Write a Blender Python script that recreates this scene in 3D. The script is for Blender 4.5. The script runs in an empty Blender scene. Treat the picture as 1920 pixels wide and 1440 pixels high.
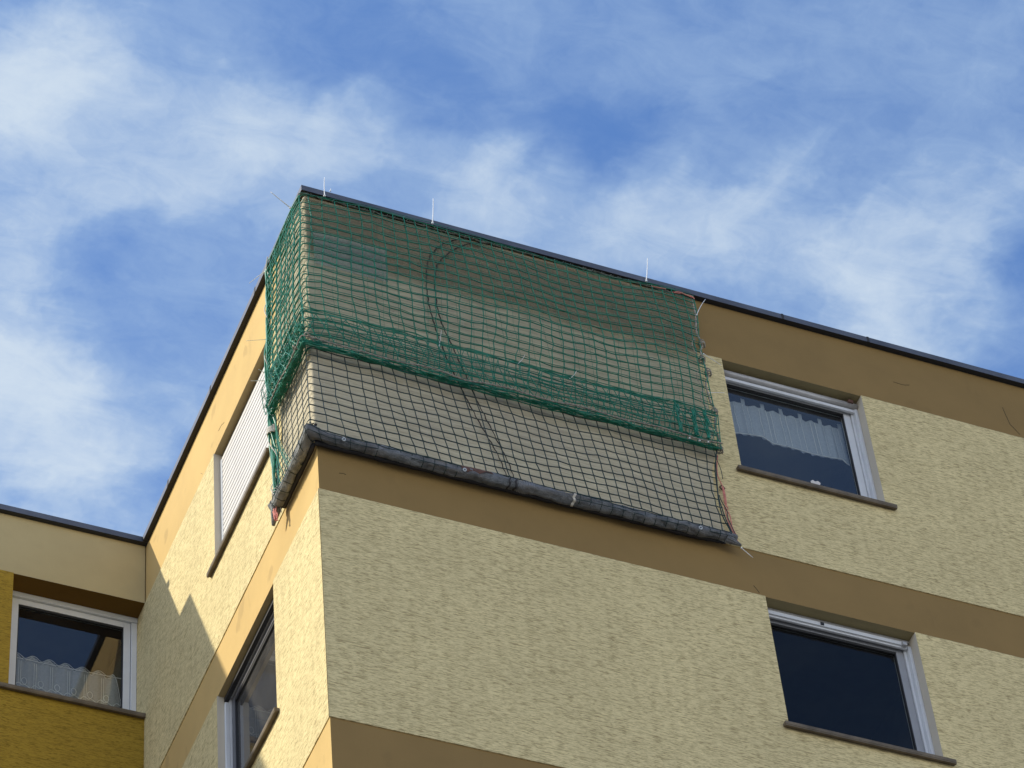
import bpy, bmesh, math, random
from mathutils import Vector, Matrix, noise
random.seed(7)
sc = bpy.context.scene
H0 = 20.684            # height of the top-floor sill band above the ground
COL = sc.collection
R = math.radians
D = 4.16               # set-back of the neighbouring wing

# ------------------------------------------------------------------ materials
def lin(c):
    return tuple(((v/255)/12.92 if v/255 <= 0.04045 else ((v/255+0.055)/1.055)**2.4) for v in c)
class NT:
    def __init__(s, tree): s.t = tree; s.t.nodes.clear()
    def n(s, kind, **kw):
        nd = s.t.nodes.new(kind)
        for k, v in kw.items():
            if k in nd.inputs.keys() if isinstance(k, str) else False: nd.inputs[k].default_value = v
            else: setattr(nd, k, v)
        return nd
    def l(s, a, b): s.t.links.new(a, b)
    def math(s, op, a, b=None, clamp=False):
        nd = s.t.nodes.new('ShaderNodeMath'); nd.operation = op; nd.use_clamp = clamp
        for i, v in enumerate((a, b)):
            if v is None: continue
            if isinstance(v, (int, float)): nd.inputs[i].default_value = v
            else: s.l(v, nd.inputs[i])
        return nd.outputs[0]
    def noise(s, vec, scale=1, detail=3, rough=0.5, dist=0, out='Fac'):
        nd = s.t.nodes.new('ShaderNodeTexNoise')
        nd.inputs['Scale'].default_value = scale; nd.inputs['Detail'].default_value = detail
        nd.inputs['Roughness'].default_value = rough; nd.inputs['Distortion'].default_value = dist
        s.l(vec, nd.inputs['Vector']); return nd.outputs[out]
    def mapping(s, vec, sca=(1,1,1), loc=(0,0,0), rot=(0,0,0)):
        nd = s.t.nodes.new('ShaderNodeMapping'); nd.inputs['Scale'].default_value = sca
        nd.inputs['Location'].default_value = loc; nd.inputs['Rotation'].default_value = rot
        s.l(vec, nd.inputs['Vector']); return nd.outputs[0]
    def mr(s, v, a, b, c=0, d=1, mode='LINEAR'):
        nd = s.t.nodes.new('ShaderNodeMapRange'); nd.interpolation_type = mode
        for i, x in zip((1,2,3,4), (a,b,c,d)): nd.inputs[i].default_value = x
        s.l(v, nd.inputs[0]); return nd.outputs[0]
    def mix(s, f, a, b, kind='MIX'):
        nd = s.t.nodes.new('ShaderNodeMix'); nd.data_type = 'RGBA'; nd.blend_type = kind
        if isinstance(f, (int, float)): nd.inputs[0].default_value = f
        else: s.l(f, nd.inputs[0])
        for i, v in ((6, a), (7, b)):
            if isinstance(v, tuple): nd.inputs[i].default_value = (*v[:3], 1)
            else: s.l(v, nd.inputs[i])
        return nd.outputs[2]
def newmat(name):
    m = bpy.data.materials.new(name); m.use_nodes = True
    t = NT(m.node_tree); o = t.n('ShaderNodeOutputMaterial')
    b = t.n('ShaderNodeBsdfPrincipled'); t.l(b.outputs[0], o.inputs[0])
    tc = t.n('ShaderNodeTexCoord')
    return m, t, b, o, tc.outputs['Object']
def setbump(t, b, h, strength=0.5, dist=0.01):
    bp = t.n('ShaderNodeBump'); bp.inputs['Strength'].default_value = strength
    bp.inputs['Distance'].default_value = dist
    t.l(h, bp.inputs['Height']); t.l(bp.outputs[0], b.inputs['Normal'])
def simple(name, col, rough=0.6, metal=0, var=0.12, scale=8, bump=0.0, spec=0.5):
    m, t, b, o, v = newmat(name)
    n = t.noise(v, scale, 5, 0.6)
    f = t.mr(n, 0.3, 0.7, 1-var, 1+var)
    cm = t.n('ShaderNodeVectorMath', operation='SCALE'); cm.inputs[0].default_value = col
    t.l(f, cm.inputs['Scale']); t.l(cm.outputs[0], b.inputs['Base Color'])
    b.inputs['Roughness'].default_value = rough; b.inputs['Metallic'].default_value = metal
    b.inputs['Specular IOR Level'].default_value = spec
    if bump: setbump(t, b, t.noise(v, scale*12, 3), bump, 0.003)
    return m

def stucco(name, col, dark=0.5, tint=(1,1,1), grime=0.0):
    """scratched render: short wandering horizontal grooves"""
    m, t, b, o, v = newmat(name)
    w = t.noise(v, 9, 3, 0.55, out='Color')
    add = t.n('ShaderNodeVectorMath', operation='MULTIPLY_ADD')
    t.l(w, add.inputs[0]); add.inputs[1].default_value = (0.0, 0.0, 0.014); t.l(v, add.inputs[2])
    vv = add.outputs[0]
    a = t.noise(t.mapping(vv, (7.5, 7.5, 125)), 1, 1.3, 0.4)
    c = t.noise(t.mapping(vv, (12, 12, 175), (7,3,1)), 1, 1.3, 0.4)
    ridge = lambda n_, w_: t.mr(t.math('ABSOLUTE', t.math('SUBTRACT', n_, .5)), w_*.35, w_, 1, 0, 'SMOOTHSTEP')
    ga = t.mr(t.noise(t.mapping(v, (10, 10, 75), (1,2,9)), 1, 1.5, 0.5), 0.44, 0.55, 0.05, 1)
    gb = t.mr(t.noise(t.mapping(v, (14, 14, 90), (4,2,5)), 1, 1.5, 0.5), 0.44, 0.56, .0, .9)
    gate = t.mr(t.noise(v, 2.3, 3, 0.6), 0.3, 0.62, 0.8, 1)
    groove = t.math('MULTIPLY', t.math('MAXIMUM', t.math('MULTIPLY', ridge(a, .062), ga), t.math('MULTIPLY', ridge(c, .062), gb)), gate)
    fine = t.noise(v, 160, 3, 0.6)
    grit = t.noise(v, 55, 3, 0.7)
    base = t.mix(t.mr(grit, 0.3, 0.7), tuple(x*0.93 for x in col), tuple(min(1, x*1.08) for x in col))
    mott = t.mr(t.noise(v, 1.3, 5, 0.6), 0.3, 0.7, 0.93, 1.05)
    sc_ = t.n('ShaderNodeVectorMath', operation='SCALE'); t.l(base, sc_.inputs[0]); t.l(mott, sc_.inputs['Scale'])
    colr = t.mix(t.math('MULTIPLY', groove, dark), sc_.outputs[0], tuple(x*0.30*k for x, k in zip(col, tint)))
    if grime:
        st = t.mr(t.noise(t.mapping(v, (2.6, 2.6, 0.9), (3,1,4)), 1, 5, 0.6), 0.6, 0.78, 0, grime)
        colr = t.mix(st, colr, tuple(x*0.5 for x in col))
    t.l(colr, b.inputs['Base Color'])
    b.inputs['Roughness'].default_value = 0.92; b.inputs['Specular IOR Level'].default_value = 0.2
    h = t.math('SUBTRACT', t.math('ADD', t.math('MULTIPLY', fine, 0.25), t.math('MULTIPLY', grit, 0.3)), t.math('MULTIPLY', groove, 1.5))
    setbump(t, b, h, 0.32, 0.003)
    return m
def plaster(name, col, stain=0.0, seed=0):
    m, t, b, o, v = newmat(name)
    n = t.noise(v, 1.7, 6, 0.6); n2 = t.noise(t.mapping(v, (6, 6, 1.6), (seed, 0, 0)), 1, 5, 0.6)
    f = t.mr(n, 0.3, 0.7, 0.93, 1.06)
    cm = t.n('ShaderNodeVectorMath', operation='SCALE'); cm.inputs[0].default_value = col; t.l(f, cm.inputs['Scale'])
    s1 = t.mr(n2, 0.62, 0.76, 0, stain)
    blot = t.mr(t.noise(t.mapping(v, (3.2, 3.2, 2.4), (seed+5, 2, 1)), 1, 3, 0.45), 0.63, 0.69, 0, stain*0.8, 'SMOOTHSTEP')
    c2 = t.mix(t.math('MAXIMUM', s1, blot), cm.outputs[0], (col[0]*0.62, col[1]*0.62, col[2]*0.66))
    t.l(c2, b.inputs['Base Color'])
    b.inputs['Roughness'].default_value = 0.85; b.inputs['Specular IOR Level'].default_value = 0.25
    setbump(t, b, t.math('ADD', t.noise(v, 90, 3, 0.6), t.math('MULTIPLY', t.noise(v, 9, 3), 0.8)), 0.35, 0.004)
    return m
M = {}
M['stucco'] = stucco('cream_scratched_render', (0.69, 0.575, 0.305), 0.72, (1, .84, .62), 0.10)
M['stucco_ochre'] = stucco('ochre_scratched_render', (0.36, 0.235, 0.03), 0.7, (1, .9, .9))
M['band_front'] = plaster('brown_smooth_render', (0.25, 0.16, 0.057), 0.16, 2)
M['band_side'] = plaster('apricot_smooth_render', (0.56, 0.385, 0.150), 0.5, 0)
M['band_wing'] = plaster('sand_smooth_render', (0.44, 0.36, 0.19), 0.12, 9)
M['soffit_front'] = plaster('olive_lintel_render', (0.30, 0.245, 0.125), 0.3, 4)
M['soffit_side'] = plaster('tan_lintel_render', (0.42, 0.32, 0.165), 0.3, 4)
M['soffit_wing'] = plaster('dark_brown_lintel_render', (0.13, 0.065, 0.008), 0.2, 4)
M['jamb'] = plaster('off_white_reveal', (0.56, 0.50, 0.40), 0.25, 6)
M['cap'] = simple('grey_sheet_metal', (0.13, 0.13, 0.14), 0.48, 0.75, 0.22, 3, 0.05)
M['soffit_cap'] = simple('shade_black_cap', (0.02, 0.02, 0.022), 0.7)  # overhang shade put into the underside's black; joint covers use it too
M['white_pvc'] = simple('white_pvc', (0.62, 0.63, 0.64), 0.38, 0, 0.05, 6)
M['shade_grey'] = simple('shaded_grey_profile', (0.30, 0.305, 0.32), 0.45, 0, 0.06, 6)  # rolled windows' sash shade put into the grey; tape ribs share it
M['alu'] = simple('weathered_aluminium', (0.42, 0.41, 0.40), 0.45, 0.3, 0.12, 7)
M['gasket'] = simple('black_gasket', (0.015, 0.015, 0.017), 0.6)
M['sill'] = simple('brown_stone_sill', (0.13, 0.10, 0.065), 0.75, 0, 0.35, 9, 0.3)
M['shutter'] = simple('white_shutter_slats', (0.60, 0.57, 0.53), 0.5, 0, 0.04, 4)
M['slot'] = simple('slat_gap', (0.13, 0.12, 0.11), 0.8)
M['room'] = simple('dark_room', (0.05, 0.045, 0.045), 0.95)
M['roof'] = simple('bitumen_roof', (0.07, 0.07, 0.072), 0.9)
M['ground'] = simple('grey_paving', (0.17, 0.165, 0.155), 0.9, 0, 0.2, 0.4)
M['net_green'] = simple('green_polypropylene_net', (0.006, 0.175, 0.098), 0.42, 0, 0.35, 20)
M['net_dark'] = simple('dark_green_net', (0.004, 0.024, 0.020), 0.5, 0, 0.3, 20)
M['rope'] = simple('weathered_grey_rope', (0.30, 0.27, 0.22), 0.85, 0, 0.4, 30)
M['rope_dark'] = simple('dirty_grey_green_rope', (0.13, 0.135, 0.10), 0.85, 0, 0.5, 30)
M['rope_white'] = simple('pale_rope', (0.55, 0.52, 0.46), 0.85, 0, 0.3, 40)
M['pink'] = simple('faded_pink_cord', (0.62, 0.22, 0.17), 0.75, 0, 0.25, 30)
M['rust'] = simple('rusty_steel', (0.10, 0.045, 0.03), 0.8, 0, 0.4, 30)
M['tie'] = simple('white_nylon', (0.80, 0.80, 0.78), 0.4, 0, 0.02, 10)
M['strap'] = simple('black_strap', (0.02, 0.02, 0.025), 0.6)
M['washer'] = simple('zinc_washer', (0.36, 0.40, 0.44), 0.4, 0.3, 0.1, 30)
M['seam'] = simple('dark_cable', (0.045, 0.032, 0.022), 0.7, 0, 0.5, 40)
M['crack'] = simple('hairline_crack', (0.05, 0.035, 0.02), 0.95)
M['paper'] = simple('white_paper', (0.62, 0.58, 0.54), 0.9)
M['thread'] = simple('white_embroidery', (0.75, 0.72, 0.66), 0.9)

def clothmat(name, col, alpha, stri=0):
    m, t, b, o, v = newmat(name)
    if stri:
        a = t.noise(t.mapping(v, (5, 5, 62)), 1, 4, 0.6, 0.6); pale = t.mr(t.noise(t.mapping(v, (85, 85, 1.2)), 1, 3, 0.6), 0.56, 0.74)
        c = t.mix(t.mr(a, 0.32, 0.7), tuple(x*0.74 for x in col), tuple(x*1.15 for x in col))
        big = t.mr(t.noise(t.mapping(v, (1.4, 1.4, 1.7)), 1, 5, 0.65), 0.34, 0.68)
        c = t.mix(big, t.mix(0.3, c, (0.30, 0.24, 0.20)), c)
        c = t.mix(t.math('MULTIPLY', pale, 0.3), c, (0.6, 0.57, 0.52))
        spots = t.mr(t.noise(v, 22, 2, 0.5), 0.74, 0.8, 0, 0.5)
        c = t.mix(spots, c, (0.08, 0.07, 0.06))
        setbump(t, b, a, 0.45, 0.02)
    else:
        n = t.noise(v, 60, 3); c = t.mix(t.mr(n, 0.3, 0.7), tuple(x*0.85 for x in col), col)
    t.l(c, b.inputs['Base Color']); b.inputs['Roughness'].default_value = 0.95
    b.inputs['Specular IOR Level'].default_value = 0.1
    tr = t.n('ShaderNodeBsdfTransparent'); mx = t.n('ShaderNodeMixShader')
    mx.inputs[0].default_value = alpha
    if stri:      # front top strip darkened and thinned: brown band's show-through painted in
        sp = t.n('ShaderNodeSeparateXYZ'); t.l(v, sp.inputs[0])
        wz = t.math('ADD', sp.outputs[2], t.math('MULTIPLY', t.noise(v, 1.8, 4, .6), .22))
        wz = t.math('SUBTRACT', wz, t.math('MULTIPLY', sp.outputs[0], -.03))
        top = t.math('MULTIPLY', t.mr(wz, 2.26, 2.42, 0, 1, 'SMOOTHSTEP'), t.mr(sp.outputs[0], -.03, .02))
        t.l(t.mr(top, 0, 1, alpha, .5), mx.inputs[0])
        c = t.mix(t.math('MULTIPLY', top, .55), c, (.20, .17, .13)); t.l(c, b.inputs['Base Color'])
    t.l(tr.outputs[0], mx.inputs[1]); t.l(b.outputs[0], mx.inputs[2]); t.l(mx.outputs[0], o.inputs[0])
    return m
M['gauze'] = clothmat('fine_beige_mesh_fabric', (0.68, 0.61, 0.43), 0.80, 1)
M['gauze_patch'] = clothmat('grey_mesh_patch', (0.36, 0.42, 0.38), 0.46)
M['veil'] = clothmat('fine_green_gauze', (0.05, 0.12, 0.06), 0.10)
M['lace'] = clothmat('sheer_white_curtain', (0.78, 0.76, 0.72), 0.46)
M['valance'] = clothmat('white_gauze_valance', (0.60, 0.63, 0.66), 0.66)

def glassmat(name, boost, dust):
    m, t, b, o, v = newmat(name)
    tr = t.n('ShaderNodeBsdfTransparent'); tr.inputs[0].default_value = (0.82, 0.86, 0.85, 1)
    gl = t.n('ShaderNodeBsdfGlossy'); gl.inputs['Roughness'].default_value = 0.0
    df = t.n('ShaderNodeBsdfDiffuse'); df.inputs[0].default_value = (0.5, 0.48, 0.45, 1)
    ge = t.n('ShaderNodeNewGeometry'); dt = t.n('ShaderNodeVectorMath', operation='DOT_PRODUCT')
    t.l(ge.outputs['Normal'], dt.inputs[0]); t.l(ge.outputs['Incoming'], dt.inputs[1])
    fz = t.math('POWER', t.math('SUBTRACT', 1.0, t.math('ABSOLUTE', dt.outputs['Value']), True), 5.0)
    k = t.math('MULTIPLY', t.math('ADD', t.math('MULTIPLY', fz, .96), .04), boost, True)
    mx = t.n('ShaderNodeMixShader'); t.l(k, mx.inputs[0]); t.l(tr.outputs[0], mx.inputs[1]); t.l(gl.outputs[0], mx.inputs[2])
    m2 = t.n('ShaderNodeMixShader')
    d = t.mr(t.noise(t.mapping(v, (3, 3, 2)), 1, 5, 0.6), 0.3, 0.8, dust*0.6, dust*1.5)
    t.l(d, m2.inputs[0]); t.l(mx.outputs[0], m2.inputs[1]); t.l(df.outputs[0], m2.inputs[2]); t.l(m2.outputs[0], o.inputs[0])
    return m
M['glass'] = glassmat('window_glass', 0.85, 0.004)
M['glass_dusty'] = glassmat('dusty_window_glass', 1.6, 0.10)
M['glass_bright'] = glassmat('coated_window_glass', 2.4, 0.012)
M['sash_dark'] = simple('dark_sash', (0.10, 0.10, 0.11), 0.45, 0, 0.1, 6)

def bundle_mat(nm, LO_, HI_):
    m, t, b, o, v = newmat(nm)
    n = t.noise(v, 9, 6, 0.7); fold = t.noise(t.mapping(v, (5, 5, 26)), 1, 4, 0.6, 0.4)
    c = t.mix(t.mr(n, 0.3, 0.7), LO_, HI_)
    pk = t.mr(t.noise(v, 3.3, 4), 0.5, 0.7); c = t.mix(t.math('MULTIPLY', pk, 0.5), c, (0.30, 0.28, 0.27))
    t.l(c, b.inputs['Base Color']); b.inputs['Roughness'].default_value = 0.75
    cr = t.noise(t.mapping(v, (22, 22, 60), (2,0,0), (0, R(25), R(20))), 1, 4, 0.7, 1.2)
    setbump(t, b, t.math('ADD', t.math('ADD', n, fold), t.math('MULTIPLY', t.math('ABSOLUTE', t.math('SUBTRACT', cr, .5)), 2.5)), 1.0, 0.02)
    return m
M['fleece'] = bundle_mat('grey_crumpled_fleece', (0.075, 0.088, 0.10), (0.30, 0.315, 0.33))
M['fleece_sunlit'] = bundle_mat('sunlit_grey_fleece', (0.12, 0.13, 0.125), (0.46, 0.46, 0.43))  # same fleece with sunlight put into the colour for the side roll

# ------------------------------------------------------------------ mesh helpers
class MB:
    def __init__(s): s.v = []; s.f = []; s.m = []; s.cur = 0
    def quad(s, *p):
        n = len(s.v); s.v += [tuple(q) for q in p]; s.f.append(tuple(range(n, n+len(p)))); s.m.append(s.cur)
    def box(s, MP, u0, u1, d0, d1, z0, z1, bev=0.0):
        n = len(s.v)
        if bev <= 0:
            for z in (z0, z1):
                for (u, d) in ((u0,d0),(u1,d0),(u1,d1),(u0,d1)): s.v.append(tuple(MP(u, d, z)))
            for q in ((0,1,2,3),(4,5,6,7),(0,1,5,4),(1,2,6,5),(2,3,7,6),(3,0,4,7)):
                s.f.append(tuple(n+i for i in q)); s.m.append(s.cur)
        else:
            bm = bmesh.new()
            vs = [bm.verts.new((u, d, z)) for z in (z0, z1) for (u, d) in ((u0,d0),(u1,d0),(u1,d1),(u0,d1))]
            for q in ((3,2,1,0),(4,5,6,7),(0,1,5,4),(1,2,6,5),(2,3,7,6),(3,0,4,7)): bm.faces.new([vs[i] for i in q])
            bmesh.ops.bevel(bm, geom=list(bm.edges), offset=bev, segments=2, affect='EDGES', profile=0.6)
            bm.verts.index_update()
            for w in bm.verts: s.v.append(tuple(MP(*w.co)))
            for fc in bm.faces: s.f.append(tuple(n+w.index for w in fc.verts)); s.m.append(s.cur)
            bm.free()
    def tube(s, pts, r, k=5, caps=True):
        pts = [Vector(p) for p in pts]
        if len(pts) < 2: return
        n0 = len(s.v); N = len(pts)
        t = (pts[1]-pts[0]).normalized()
        a = t.orthogonal().normalized()
        for i, p in enumerate(pts):
            tt = (pts[min(i+1, N-1)]-pts[max(i-1, 0)])
            if tt.length < 1e-9: tt = t
            tt.normalize(); a = (a - tt*a.dot(tt))
            if a.length < 1e-6: a = tt.orthogonal()
            a.normalize(); b = tt.cross(a)
            rr = r(i/(N-1)) if callable(r) else r
            for j in range(k):
                an = 2*math.pi*j/k; q = p + a*(math.cos(an)*rr) + b*(math.sin(an)*rr); s.v.append(tuple(q))
        for i in range(N-1):
            for j in range(k):
                j2 = (j+1) % k
                s.f.append((n0+i*k+j, n0+i*k+j2, n0+(i+1)*k+j2, n0+(i+1)*k+j)); s.m.append(s.cur)
        if caps:
            s.f.append(tuple(n0+j for j in range(k))); s.m.append(s.cur)
            s.f.append(tuple(n0+(N-1)*k+j for j in range(k))); s.m.append(s.cur)
    def blob(s, c, r):
        n = len(s.v); c = Vector(c)
        for d in ((1,0,0),(-1,0,0),(0,1,0),(0,-1,0),(0,0,1),(0,0,-1)): s.v.append(tuple(c+Vector(d)*r*random.uniform(.8,1.25)))
        for q in ((0,2,4),(2,1,4),(1,3,4),(3,0,4),(2,0,5),(1,2,5),(3,1,5),(0,3,5)): s.f.append(tuple(n+i for i in q)); s.m.append(s.cur)
    def build(s, name, mats, parent=None, smooth=False):
        me = bpy.data.meshes.new(name); me.from_pydata(s.v, [], s.f); me.update()
        if not isinstance(mats, (list, tuple)): mats = [mats]
        for m in mats: me.materials.append(m)
        me.polygons.foreach_set('material_index', s.m)
        bm = bmesh.new(); bm.from_mesh(me); bmesh.ops.recalc_face_normals(bm, faces=bm.faces); bm.to_mesh(me); bm.free()
        if smooth: me.polygons.foreach_set('use_smooth', [True]*len(me.polygons))
        me.update()
        o = bpy.data.objects.new(name, me); COL.objects.link(o)
        if parent is None: o.location = (0, 0, H0)
        else:
            o.parent = parent
            base = Vector((0,0,0)); p = parent
            while p is not None: base += p.location; p = p.parent
            o.location = Vector((0, 0, H0)) - base
        return o
def tag(o, label=None, cat=None, group=None, kind=None):
    if label: o['label'] = label
    if cat: o['category'] = cat
    if group: o['group'] = group
    if kind: o['kind'] = kind
    return o
def empty(name, loc):
    o = bpy.data.objects.new(name, None); COL.objects.link(o); o.location = (loc[0], loc[1], loc[2]+H0); o.empty_display_size = .3
    return o
def recenter(o):
    """put the origin of a loose thing at its own middle-bottom"""
    me = o.data; vs = [v.co.copy() for v in me.vertices]
    c = Vector((sum(v.x for v in vs)/len(vs), sum(v.y for v in vs)/len(vs), min(v.z for v in vs)))
    me.transform(Matrix.Translation(-c)); o.location = o.location + c
    return o

# facade mappings (along, depth inwards, height)
FR = lambda u, d, z: (u, d, z)
LF = lambda u, d, z: (d, u, z)
WG = lambda u, d, z: (u, D+d, z)
PR = 0.008
# ------------------------------------------------------------------ setting
g = MB(); g.quad((-600,-600,-H0),(600,-600,-H0),(600,600,-H0),(-600,600,-H0))
tag(g.build('ground', M['ground']), kind='structure')

def facade(mb, MP, ua, ub, wins, dp, mstu, mjamb, msof, mband, floors=8, ca=0.0, cb=0.0, nwin=3):
    """textured storeys proud of the smooth bands; windows cut through the first nwin storeys"""
    for k in range(floors):
        zt, z0 = 2.3-2.8*k, -2.8*k
        btop = 3.01 if k == 0 else z0+2.8
        mb.cur = mband
        mb.quad(MP(ua,0,zt), MP(ub,0,zt), MP(ub,0,btop), MP(ua,0,btop))
        mb.cur = mstu
        W = wins if k < nwin else []
        a, b = ua-ca, ub+cb
        if not W: mb.quad(MP(a,-PR,z0), MP(b,-PR,z0), MP(b,-PR,zt), MP(a,-PR,zt))
        else:
            zs = z0+.945
            mb.quad(MP(a,-PR,z0), MP(b,-PR,z0), MP(b,-PR,zs), MP(a,-PR,zs))
            cur = a
            for (u0, u1) in W:
                mb.quad(MP(cur,-PR,zs), MP(u0,-PR,zs), MP(u0,-PR,zt), MP(cur,-PR,zt)); cur = u1
                mb.cur = mjamb
                for u in ((u0, u1) if u1 > 0 else (u0,)): mb.quad(MP(u,-PR,zs), MP(u,dp+.08,zs), MP(u,dp+.08,zt), MP(u,-PR,zt))
                mb.quad(MP(u0,-PR,zs), MP(u1,-PR,zs), MP(u1,dp+.08,zs), MP(u0,dp+.08,zs))
                mb.cur = msof; mb.quad(MP(u0,0,zt), MP(u1,0,zt), MP(u1,dp+.08,zt), MP(u0,dp+.08,zt)); mb.cur = mstu
            if cur < b-1e-4: mb.quad(MP(cur,-PR,zs), MP(b,-PR,zs), MP(b,-PR,zt), MP(cur,-PR,zt))
        # ledges where the thicker render stops
        mb.quad(MP(a,-PR,z0), MP(b,-PR,z0), MP(ub,0,z0), MP(ua,0,z0))
        cur = a
        for (u0, u1) in W + [(b, b)]:
            if u0 > cur+1e-4: mb.quad(MP(cur,-PR,zt), MP(u0,-PR,zt), MP(u0,0,zt), MP(cur,0,zt))
            cur = u1
    mb.cur = mstu
    zb = -2.8*(floors-1)
    mb.quad(MP(ua,-PR,-H0), MP(ub,-PR,-H0), MP(ub,-PR,zb), MP(ua,-PR,zb))

WF = [(3.645, 4.94)]; WL = [(1.0, 2.31)]; WW = [(-1.19, -0.009)]
block = empty('apartment_building', (10, 6, -H0))
tag(block, 'cream textured apartment block with brown bands whose top corner is wrapped in green netting', 'building')
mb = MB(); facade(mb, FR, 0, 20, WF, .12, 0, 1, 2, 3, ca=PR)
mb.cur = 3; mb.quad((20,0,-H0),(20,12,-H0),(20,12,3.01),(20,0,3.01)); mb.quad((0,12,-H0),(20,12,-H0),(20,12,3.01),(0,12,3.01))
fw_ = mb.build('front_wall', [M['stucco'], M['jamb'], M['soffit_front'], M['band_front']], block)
fw_['label'] = 'shaded cream wall with dark brown smooth bands'
mb = MB(); facade(mb, LF, 0, 12, WL, .085, 0, 1, 2, 3, ca=0.0)
mb.v = mb.v
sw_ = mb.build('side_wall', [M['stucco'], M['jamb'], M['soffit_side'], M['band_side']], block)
sw_['label'] = 'sunlit narrow cream wall with apricot bands'
mb = MB(); mb.quad((0,0,3.008),(20,0,3.008),(20,12,3.008),(0,12,3.008)); mb.build('roof', M['roof'], block)

def capring(mb, path, out=.05, inn=.25, z0=3.012, z1=3.075, lip=0.0):
    """metal coping along a polyline (list of (outer, inner) point pairs)"""
    for (o0, i0), (o1, i1) in zip(path[:-1], path[1:]):
        mb.cur = 0
        mb.quad((*o0, z0), (*o1, z0), (*o1, z1), (*o0, z1))
        mb.quad((*o0, z1), (*o1, z1), (*i1, z1+.012), (*i0, z1+.012))
        mb.quad((*i0, z1+.012), (*i1, z1+.012), (*i1, z0), (*i0, z0))
        mb.cur = 1
        mb.quad((*o0, z0), (*o1, z0), (*i1, z0), (*i0, z0))
mb = MB()
capring(mb, [((20.05,-.05),(19.8,.25)), ((-.05,-.05),(.25,.25)), ((-.05,4.107),(.25,4.107))])
mb.box(FR, .0, .25, 4.108, 4.6, 3.013, 3.080)
cap = mb.build('roof_coping', [M['cap'], M['soffit_cap']], block)
for i, x in enumerate((4.299, 5.114)):
    mb = MB(); mb.box(FR, x-.010, x+.010, -.0525, -.0503, 3.009, 3.0765); mb.box(FR, x-.010, x+.010, -.052, .2, 3.0765, 3.079)
    mb.build('joint_cover', M['soffit_cap'], cap)
for y in (1.1, 2.25, 3.4):
    mb = MB(); mb.box(LF, y-.014, y+.014, -.0525, -.0503, 3.009, 3.0765); mb.box(LF, y-.014, y+.014, -.052, .2, 3.0765, 3.079)
    mb.build('joint_cover', M['soffit_cap'], cap)

wing = empty('house_wing', (-5, 8, -H0))
tag(wing, 'ochre walled wing with pale sand parapet band and dark coping at the left edge', 'building')
JX = -3.05; JD = .27
mb = MB(); facade(mb, WG, JX, -.009, WW, .21, 0, 1, 2, 3)
WG2 = lambda u, d, z: (u, D-JD+d, z)
facade(mb, WG2, -9, JX, [], .21, 0, 1, 2, 3)
mb.cur = 0; mb.quad((JX,D-JD-PR,-H0),(JX,D-PR,-H0),(JX,D-PR,2.3),(JX,D-JD-PR,2.3))
mb.cur = 3; mb.quad((JX,D-JD,2.3),(JX,D,2.3),(JX,D,3.01),(JX,D-JD,3.01))
mb.quad((-9,D-JD,-H0),(-9,12,-H0),(-9,12,3.01),(-9,D-JD,3.01)); mb.quad((-9,12,-H0),(-.01,12,-H0),(-.01,12,3.01),(-9,12,3.01))
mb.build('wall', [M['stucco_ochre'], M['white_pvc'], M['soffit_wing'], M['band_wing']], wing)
mb = MB(); mb.quad((-9,D-JD,3.008),(JX,D-JD,3.008),(JX,12,3.008),(-9,12,3.008)); mb.quad((JX,D,3.007),(-.01,D,3.007),(-.01,12,3.007),(JX,12,3.007))
mb.build('roof', M['roof'], wing)
mb = MB()
capring(mb, [((.10,4.11),(.10,4.41)), ((JX+.05,4.11),(JX+.25,4.41)), ((JX+.05,4.11-JD),(JX-.05,4.41-JD+.15)), ((-9.05,4.11-JD),(-8.8,4.41-JD))], z0=3.0095, z1=3.0725)
wcap = mb.build('roof_coping', [M['cap'], M['soffit_cap']], wing)
mb = MB(); mb.box(FR, -2.02, -1.94, 4.085, 4.4, 3.088, 3.14); mb.build('joint_cover', M['soffit_cap'], wcap)  # unseen block added to cast the small spike in the side wall's shadow

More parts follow.
